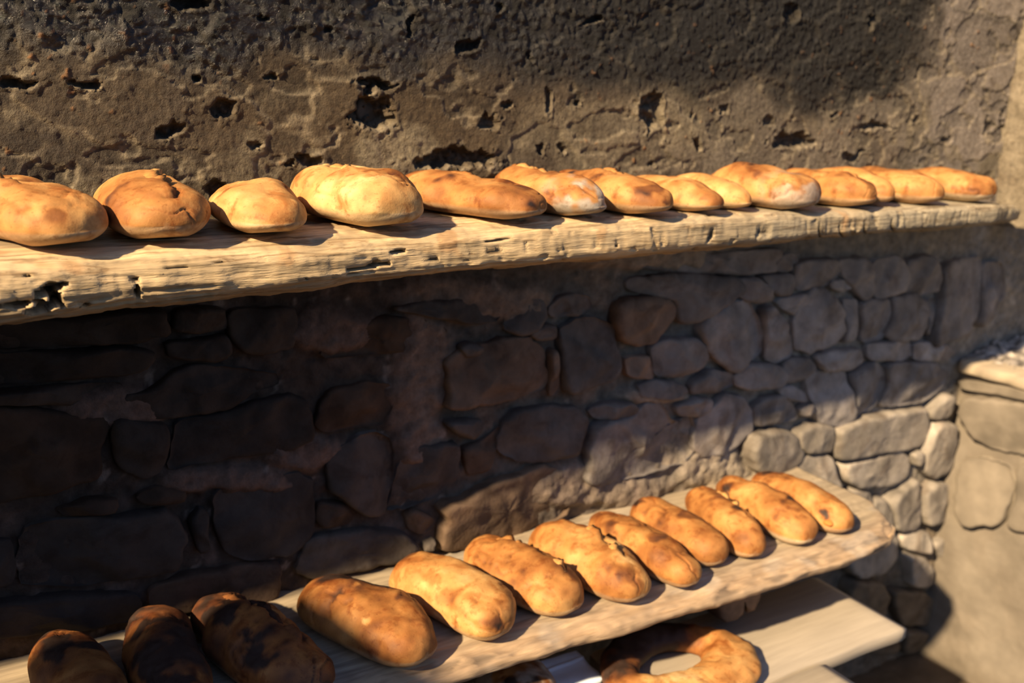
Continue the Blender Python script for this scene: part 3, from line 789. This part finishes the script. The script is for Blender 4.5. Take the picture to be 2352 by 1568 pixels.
# ------------------------------------------------------------------ bread
STOPS = [0.0, 0.25, 0.5, 0.72, 0.88, 1.0]
RAMP = np.array([(0.68, 0.47, 0.22), (0.53, 0.295, 0.105), (0.40, 0.185, 0.055), (0.25, 0.097, 0.026), (0.13, 0.048, 0.018), (0.035, 0.020, 0.015)])
def ramp(t):
    t = np.clip(t, 0, 1)
    return np.stack([np.interp(t, STOPS, RAMP[:, k]) for k in range(3)], 1)

def loaf(name, label, group, cx, cy, z0, L, W, Hh, head, seed, tone=0.42, bend=0.0, taper=0.0, waist=(), lump=1.0, ear=None,
         burn=(), flour=0.0, n=2.7, tilt=0.0, floury_base=0.5, pale=(), nubs=()):
    """one loaf; local -Y is the end that points out of the wall"""
    nu, nv = 120, 80
    u = (np.arange(nu) + 0.5) / nu
    tt = np.sin((u - 0.5) * math.pi) * 0.9995                      # denser near the ends
    th = np.linspace(0, 2 * math.pi, nv, endpoint=False)
    T, TH = np.meshgrid(tt, th, indexing='ij'); T = T.ravel(); TH = TH.ravel()
    pr = (1 - np.abs(T) ** n) ** (1 / n)
    sc = 1 + taper * T
    for (w0, ww, dp) in waist:
        sc = sc * (1 - dp * np.exp(-((T - w0) / ww) ** 2))
    w = W / 2 * pr * sc; h = Hh * pr ** 0.85 * (0.5 + 0.5 * sc)
    zc = 0.36 * h
    c, s = np.cos(TH), np.sin(TH)
    x = w * np.sign(c) * np.abs(c) ** 0.92
    zm = 0.36 * Hh * (0.80 + 0.20 * pr)                              # the ends close at a third of the height
    z = np.where(s >= 0, zm + (h - zc) * np.abs(s) ** 0.95, zm * (1 - np.minimum(1, 1.15 * np.abs(s)) * np.minimum(1, pr * 1.15)))
    y = T * L / 2
    x = x + bend * (1 - T ** 2)
    P = np.stack([x, y, z], 1)
    nr = np.stack([c, T ** 3, np.clip(s, -0.15, 1)], 1); nr /= np.linalg.norm(nr, axis=1)[:, None]
    Sd = np.array([seed * 3.1, seed * 1.7, seed * 0.9])
    up = sstep(-0.5, 0.35, s)
    d = lump * up * (0.0075 * fbm(P + Sd, 10, 2, seed) + 0.0018 * fbm(P + Sd, 32, 2, seed + 1))
    wr = np.abs(fbm(P * np.array([1, .55, 1]) + Sd, 24, 2, seed + 2))
    line = sstep(0.10, 0.0, wr) * sstep(-.1, .4, fbm(P + Sd, 8, 1, seed + 3)) * up
    d -= 0.004 * line
    tn = tone + 0.08 + 0.28 * fbm(P + Sd, 10, 3, seed + 4) + 0.12 * fbm(P + Sd, 34, 2, seed + 5)
    tn = tn + 0.10 * sstep(0.5, 1.0, np.abs(T)) * up
    darkspot = sstep(0.28, 0.62, fbm(P + Sd, 14, 3, seed + 6)) * sstep(0.2, 0.7, s + 0.3 * fbm(P + Sd, 9, 1, seed))
    tn = tn + 0.32 * darkspot + 0.15 * line
    crk = np.zeros_like(T)
    if ear is not None:                                            # a long split lip along the top
        e_th, e_w, e_h, e0, e1 = ear
        ang = TH - (e_th + 0.25 * fbm(np.stack([T, T * 0 + seed, T * 0], 1), 3.0, 3, seed + 7))
        on = sstep(e0 - 0.08, e0 + 0.1, T) * sstep(e1 + 0.08, e1 - 0.1, T)
        lipz = np.exp(-(np.maximum(ang, 0) / (e_w * 1.6)) ** 2) * (ang >= 0) + np.exp(-(ang / 0.06) ** 2) * (ang < 0)
        d = d + on * e_h * lipz
        crk = on * np.exp(-((ang + 0.10) / 0.09) ** 2)
        d = d - 0.004 * crk
        tn = tn + 0.22 * on * lipz * 0.5 + 0.20 * crk
    for (bt, bth, br, amt) in burn:
        dd = np.sqrt(((T - bt) * L / 2) ** 2 + (((TH - bth + math.pi) % (2 * math.pi) - math.pi) * W / 2) ** 2)
        tn = tn + amt * sstep(br * 1.2, br * 0.3, dd + 0.022 * fbm(P + Sd, 24, 3, seed + 8))
    for (bt, bth, br, amt) in pale:
        dd = np.sqrt(((T - bt) * L / 2) ** 2 + (((TH - bth + math.pi) % (2 * math.pi) - math.pi) * W / 2) ** 2)
        tn = tn - amt * sstep(br * 1.3, br * 0.2, dd + 0.012 * fbm(P + Sd, 24, 2, seed + 9))
    d = d * (0.25 + 0.75 * sstep(0.0, 0.7, pr))
    P = P + nr * d[:, None]
    P[:, 2] = np.maximum(P[:, 2], 0.0)
    C = ramp(tn)
    base = sstep(0.0, -0.35, s) * floury_base
    C = mixc(C, (0.47, 0.36, 0.235), base)
    if flour:
        fz = sstep(0.0, 0.45, fbm(P + Sd, 20, 3, seed + 10) + 0.25) * flour
        C = mixc(C, (0.36, 0.31, 0.255), fz * sstep(-0.2, -0.8, T) if flour < 2 else np.clip(fz / 2, 0, 1) * up * .8)
    V, q, t = sweep(P.reshape(nu, nv, 3))
    C = np.concatenate([C, C[:nv].mean(0)[None], C[-nv:].mean(0)[None]])
    o = obj(name, mesh_np(name, V, q[:, ::-1], t[:, ::-1], C), M_BREAD, None, (cx, cy, z0), -math.radians(head))
    if tilt: o.rotation_euler.y = math.radians(tilt)
    tag(o, label, 'bread', group)
    for (bt, bth, br, bc) in nubs:                                 # little knobs squeezed out of the crust
        iu = int(np.argmin(np.abs(tt - bt))); jv = int(round(bth / (2 * math.pi) * nv)) % nv
        p0 = P.reshape(nu, nv, 3)[iu, jv]
        a1 = np.linspace(0, math.pi, 10); a2 = np.linspace(0, 2 * math.pi, 14, endpoint=False)
        A1, A2 = np.meshgrid(a1, a2, indexing='ij'); A1 = A1.ravel(); A2 = A2.ravel()
        Vn = np.stack([np.sin(A1) * np.cos(A2), 1.5 * np.cos(A1), 0.8 * np.sin(A1) * np.sin(A2)], 1) * br
        Vn = Vn * (1 + 0.25 * fbm(Vn + Sd, 60, 2, seed))[:, None] + p0
        Vv, qv, tv = sweep(Vn.reshape(10, 14, 3))
        mn = mesh_np('crust_nub', Vv, qv[:, ::-1], tv[:, ::-1], np.tile(bc, (len(Vv), 1)))
        obj('crust_nub', mn, M_FLAP, o)
    # torn flakes of crust standing along the split, parts of the loaf
    if ear is not None:
        rng = np.random.default_rng(int(seed * 101)); A = P.reshape(nu, nv, 3)
        nf = 3 if e_h > 0.004 else 2
        for k in range(nf):
            tpos = rng.uniform(max(e0, -0.8), min(e1, 0.8)); iu = int(np.argmin(np.abs(tt - tpos)))
            n1 = int(rng.integers(6, 11))
            idx = np.clip(np.arange(iu - n1, iu + n1 + 1), 1, nu - 2)
            jv = int(round((e_th + rng.uniform(-.1, .1)) / (2 * math.pi) * nv)) % nv
            base_l = A[idx, (jv + 2) % nv]; base_r = A[idx, (jv - 1) % nv]
            kk = np.sin(np.linspace(0, math.pi, len(idx)))[:, None]
            jag = 0.65 + 0.35 * rng.random((len(idx), 1))
            out = (base_l + base_r) / 2 - np.array([0, 0, Hh * 0.3]); out[:, 1] = 0
            out /= np.linalg.norm(out, axis=1)[:, None] + 1e-6
            tip = base_r + out * (0.0075 * kk * jag) + (base_r - base_l) * 0.25 * kk
            ringf = np.stack([base_l - out * 0.002, base_l * 0.45 + tip * 0.55 + out * 0.0015 * kk, tip, base_r - out * 0.002], 1)
            Vf, qf, tf = sweep(ringf)
            cf = ramp(np.full(len(Vf), tone + rng.uniform(-0.12, 0.3)))
            mf = mesh_np('crust_flake', Vf, qf, tf, cf)
            bm = bmesh.new(); bm.from_mesh(mf); bmesh.ops.recalc_face_normals(bm, faces=bm.faces[:]); bm.to_mesh(mf); bm.free()
            obj('crust_flake', mf, M_FLAP, o)
    return o

GU = 'loaves on the upper log shelf'
GL = 'loaves on the lower plank shelf'
H2 = math.pi / 2
def upper(label, x_front, yfront, L, W, Hh, head, seed, **kw):
    a = math.radians(head)
    cx = x_front + math.sin(a) * L / 2; cy = yfront + math.cos(a) * L / 2
    return loaf('bread_loaf', label, GU, cx, cy, float(log_top(cx - W / 2)) + 0.001, L, W, Hh - 0.016, head, seed, **kw)

upper('golden loaf cut by the left edge, leftmost on the log shelf', 0.169, -0.295, 0.30, 0.150, 0.090, -17, 1.3, tone=0.34, ear=(1.9, .5, .006, -.3, .8), waist=((-.35, .2, .10),), burn=((.5, 1.8, .04, .22),), n=2.5)
upper('round-fronted loaf with a flaky brown top, second from left on the log shelf', 0.279, -0.285, 0.25, 0.145, 0.092, 3, 2.7, tone=0.42, ear=(1.5, .6, .005, -.8, .5), burn=((-.75, 5.6, .03, .25),), n=2.6)
upper('small pale loaf with a knobbly dimpled front end, third from left on the log shelf', 0.426, -0.290, 0.24, 0.132, 0.078, 4, 3.1, tone=0.22, lump=1.5, n=2.5, burn=((.35, 2.3, .04, .2),))
upper('large bright pale loaf, fourth from left and biggest on the log shelf', 0.622, -0.285, 0.26, 0.160, 0.099, -11, 4.4, tone=0.13, ear=(1.75, .5, .006, -.2, .7), n=2.7, lump=1.2)
upper('flat orange-brown loaf just right of the large bright pale loaf on the log shelf', 0.862, -0.286, 0.30, 0.135, 0.077, -22, 5.2, tone=0.50, burn=((-.5, 5.9, .045, .2), (-.9, 4.9, .04, .2)), n=2.8, ear=(1.6, .4, .004, -.2, .8))
upper('loaf with a scorched grey floury nose, sixth from left on the log shelf', 0.980, -0.291, 0.27, 0.122, 0.083, -8, 6.6, tone=0.42, flour=1.0, ear=(1.6, .4, .005, .1, .8), n=2.3)
upper('long tan loaf just right of the grey-nosed loaf on the log shelf', 1.117, -0.301, 0.29, 0.122, 0.081, -9, 7.9, tone=0.40, ear=(1.5, .4, .004, -.1, .8), n=2.3)
upper('smooth tan loaf just left of the slim pale yellow one on the log shelf', 1.248, -0.291, 0.26, 0.105, 0.071, -6, 8.3, tone=0.36, n=2.2)
upper('slim pale yellow loaf squeezed between two tan loaves mid log shelf', 1.342, -0.271, 0.25, 0.085, 0.071, -6, 9.1, tone=0.18, n=2.2)
upper('plump floury-nosed loaf, the fattest on the right half of the log shelf', 1.482, -0.301, 0.25, 0.148, 0.090, -10, 10.5, tone=0.38, ear=(1.5, .4, .004, -.4, .6), n=2.5, flour=.7)
upper('loaf with an orange underside, just right of the plump floury-nosed loaf', 1.664, -0.291, 0.25, 0.125, 0.081, -6, 11.9, tone=0.42, burn=((-.6, 1.2, .04, .25),), n=2.4, ear=(1.4, .4, .004, -.5, .5))
upper('narrow loaf half hidden between neighbours, third from right on the log shelf', 1.764, -0.261, 0.25, 0.085, 0.083, -4, 12.2, tone=0.46, n=2.4)
upper('short rounded loaf, second from right on the log shelf', 1.892, -0.286, 0.25, 0.120, 0.085, -6, 13.7, tone=0.40, burn=((.6, 2.2, .04, .3),), n=2.4)
upper('rightmost loaf on the log shelf, brown topped with a pale floury base', 2.088, -0.276, 0.26, 0.138, 0.081, -8, 14.8, tone=0.50, floury_base=1.0, n=2.6, pale=((-.5, 2.4, .04, .2),))

def lower(label, back, front, W, Hh, seed, **kw):
    A = atz(back[0], back[1], SH + 0.04); Bp = atz(front[0], front[1], SH + 0.04)
    d = A - Bp; L = math.hypot(d[0], d[1]) + kw.pop('ext', 0.065)
    W *= 1.06; head = math.degrees(math.atan2(d[0], d[1])); c = (A + Bp) / 2
    return loaf('bread_loaf', label, GL, c[0], c[1], SH + 0.0, L, W, Hh, head, seed, **kw)
lower('shaded loaf at the far left end of the plank shelf, only its left rim lit', (135, 1490), (235, 1650), 0.107, 0.088, 21.3, tone=0.68)  # crust tone of the first three loaves darkened to stand for shade
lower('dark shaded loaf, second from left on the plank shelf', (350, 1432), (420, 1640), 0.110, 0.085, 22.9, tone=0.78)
lower('knobbed loaf with a narrow neck and cracked back, third from left on the plank shelf', (500, 1393), (705, 1555), 0.130, 0.085, 23.1, tone=0.72, waist=((.52, .16, .24),), ear=(1.3, .4, .006, -.6, .6), bend=-0.008)
lower('long deep-brown loaf with popped blisters, fourth from left on the plank shelf', (738, 1368), (948, 1470), 0.136, 0.085, 24.6, tone=0.56, burn=((.75, 1.4, .03, .3), (-.9, 4.9, .04, .25)), pale=((-.1, 1.9, .006, .5), (-.3, 2.3, .007, .45), (.2, 1.5, .005, .4)), lump=1.2, bend=0.006)
lower('palest golden loaf with a bent left side, fifth from left on the plank shelf', (942, 1316), (1126, 1415), 0.129, 0.086, 25.8, tone=0.24, bend=0.016, burn=((.1, .9, .03, .3),))
lower('mid-brown loaf with pale slashes, sixth from left on the plank shelf', (1112, 1268), (1292, 1360), 0.130, 0.082, 26.2, tone=0.44, ear=(1.25, .4, .006, -.7, .5), burn=((-.9, 5.2, .04, .2),))
lower('loaf with an open torn top and bright front, seventh from left on the plank shelf', (1258, 1228), (1446, 1332), 0.126, 0.082, 27.7, tone=0.36, ear=(1.4, .4, .007, -.6, .6), pale=((-.6, 1.5, .03, .2),))
lower('long brown loaf with a knob at its front, eighth from left on the plank shelf', (1388, 1194), (1568, 1300), 0.099, 0.072, 28.4, tone=0.52, waist=((-.7, .12, .10),), burn=((.9, 2.0, .03, .2),))
lower('smooth brown loaf nestled behind the knobbed one, ninth on the plank shelf', (1485, 1168), (1630, 1254), 0.100, 0.076, 29.5, tone=0.50)
lower('slender loaf with dark charred patches on its back, third from right on the plank shelf', (1612, 1142), (1718, 1236), 0.094, 0.075, 30.3, tone=0.38, burn=((.45, 1.4, .035, .32), (-.25, 1.2, .03, .3)), ear=(1.3, .3, .004, -.5, .3))
lower('mottled loaf with a pale floury base, second from right on the plank shelf', (1682, 1118), (1835, 1208), 0.099, 0.079, 31.8, tone=0.42, floury_base=1.0, burn=((.4, 1.4, .04, .25), (-.1, 1.2, .03, .2)))
lower('rightmost loaf on the plank shelf, with a burnt black hole in its front', (1755, 1104), (1925, 1182), 0.098, 0.076, 32.6, tone=0.42, burn=((-.72, 2.6, .020, .6), (.6, 1.5, .035, .3), (-.95, 4.0, .03, .3)), nubs=((-.80, 3.0, .0085, (.55, .20, .05)),))

# ring bread on the bench
def ring_bread():
    ctr = [(1425, 1545), (1432, 1505), (1480, 1472), (1545, 1462), (1605, 1468), (1655, 1487), (1680, 1520), (1655, 1555), (1590, 1582), (1510, 1590), (1450, 1578)]
    rad = [.042, .044, .042, .038, .042, .056, .064, .060, .052, .050, .044]
    C = np.array([atz(x, y, TB + 0.025) for x, y in ctr]); n0 = len(C)
    n = 120; s = np.arange(n) / n * n0
    def per(a):
        i = np.floor(s).astype(int); f = s - i
        p0, p1, p2, p3 = (a[(i + k) % n0] for k in (-1, 0, 1, 2))
        f = f[:, None] if a.ndim > 1 else f
        return 0.5 * (2 * p1 + (p2 - p0) * f + (2 * p0 - 5 * p1 + 4 * p2 - p3) * f ** 2 + (3 * p1 - p0 - 3 * p2 + p3) * f ** 3)
    c = per(C); r = per(np.array(rad)) * 0.80
    tg = np.roll(c, -1, 0) - np.roll(c, 1, 0); tg[:, 2] = 0; tg /= np.linalg.norm(tg, axis=1)[:, None]
    sd = np.stack([-tg[:, 1], tg[:, 0], np.zeros(n)], 1)
    m = 32; th = np.linspace(0, 2 * math.pi, m, endpoint=False)
    P = c[:, None] + sd[:, None] * (np.cos(th)[None, :, None] * r[:, None, None] * 1.15)
    P[:, :, 2] = TB + np.maximum(0.0, 0.022 + np.sin(th)[None] * np.where(np.sin(th) > 0, 1.0, 0.75)[None] * np.minimum(r[:, None], .030))
    P = P.reshape(-1, 3)
    dz = 0.006 * fbm(P, 16, 2, 140) + 0.003 * fbm(P, 45, 2, 141)
    P[:, 2] = np.maximum(P[:, 2] + dz * (P[:, 2] > TB + .01), TB + 0.0005)
    P[:, 0] += 0.005 * fbm(P, 18, 2, 142)
    ix = np.repeat(np.arange(n) / n * n0, m)
    tn = 0.48 + 0.25 * fbm(P, 12, 3, 143) + 0.14 * fbm(P, 40, 2, 144) + 0.55 * np.exp(-((ix - 1.0) / 1.6) ** 2) + 0.5 * np.exp(-((ix - 3) / 1.4) ** 2) + .45 * np.exp(-((ix - 11) / 1.0) ** 2)
    tn -= 0.14 * np.exp(-((ix - 6.5) / 1.3) ** 2) + 0.25 * np.exp(-((ix - 8.3) / .9) ** 2)
    q = grid_quads(n, m, True)
    last = np.stack([(n - 1) * m + np.arange(m), np.arange(m), (np.arange(m) + 1) % m, (n - 1) * m + (np.arange(m) + 1) % m], 1)
    q = np.concatenate([q, last])
    me = mesh_np('ring_bread', P, q, col=ramp(tn))
    bm = bmesh.new(); bm.from_mesh(me); bmesh.ops.recalc_face_normals(bm, faces=bm.faces[:]); bm.to_mesh(me); bm.free()
    return obj('ring_bread', me, M_BREAD)
tag(ring_bread(), 'ring-shaped bread, half scorched black and half golden, on the bench boards', 'bread')

# folded pale cloth and dark round loaf at the bottom edge
def cloth():
    cs = [atz(1322, 1487, TB + .02), atz(1380, 1543, TB + .02)]
    a = cs[0]; e1 = cs[1] - cs[0]; e1[2] = 0
    e2 = np.array([-0.30, 0.006, 0]); e1 = e1 * 1.12
    nx, ny = 40, 40; rows = []
    U, Vv = np.meshgrid(np.linspace(0, 1, nx), np.linspace(0, 1, ny), indexing='ij'); U = U.ravel(); Vv = Vv.ravel()
    top = a + U[:, None] * e1 + Vv[:, None] * e2
    top[:, 2] = TB + 0.014 + 0.0018 * np.sin(U * 9 + Vv * 4) + 0.002 * fbm(top, 14, 2, 150) + 0.003 * sstep(.06, 0, np.abs(U - .28 - .12 * Vv))
    bot = top.copy(); bot[:, 2] = TB + 0.0012
    V = np.concatenate([top, bot]); g = grid_quads(nx, ny); k = nx * ny
    q = np.concatenate([g, g[:, ::-1] + k])
    bd = [i * ny for i in range(nx)] + [(nx - 1) * ny + j for j in range(1, ny)] + [i * ny + ny - 1 for i in range(nx - 2, -1, -1)] + [j for j in range(ny - 2, 0, -1)]
    bd = np.array(bd); bn = np.roll(bd, -1)
    q = np.concatenate([q, np.stack([bd, bn, bn + k, bd + k], 1)])
    me = mesh_np('folded_cloth', V, q)
    bm = bmesh.new(); bm.from_mesh(me); bmesh.ops.recalc_face_normals(bm, faces=bm.faces[:]); bm.to_mesh(me); bm.free()
    return obj('folded_cloth', me, M_PAPER)
tag(cloth(), 'folded pale blue cloth on the bench left of the ring bread', 'cloth')
c0 = atz(1185, 1585, TB + 0.03)
loaf('round_bread', 'dark round loaf with a floury top in front of the pale cloth on the bench', None, c0[0] - .005, c0[1], TB + 0.018, 0.16, 0.155, 0.066, 10, 41.0, tone=0.62, flour=2.0, n=2.1)
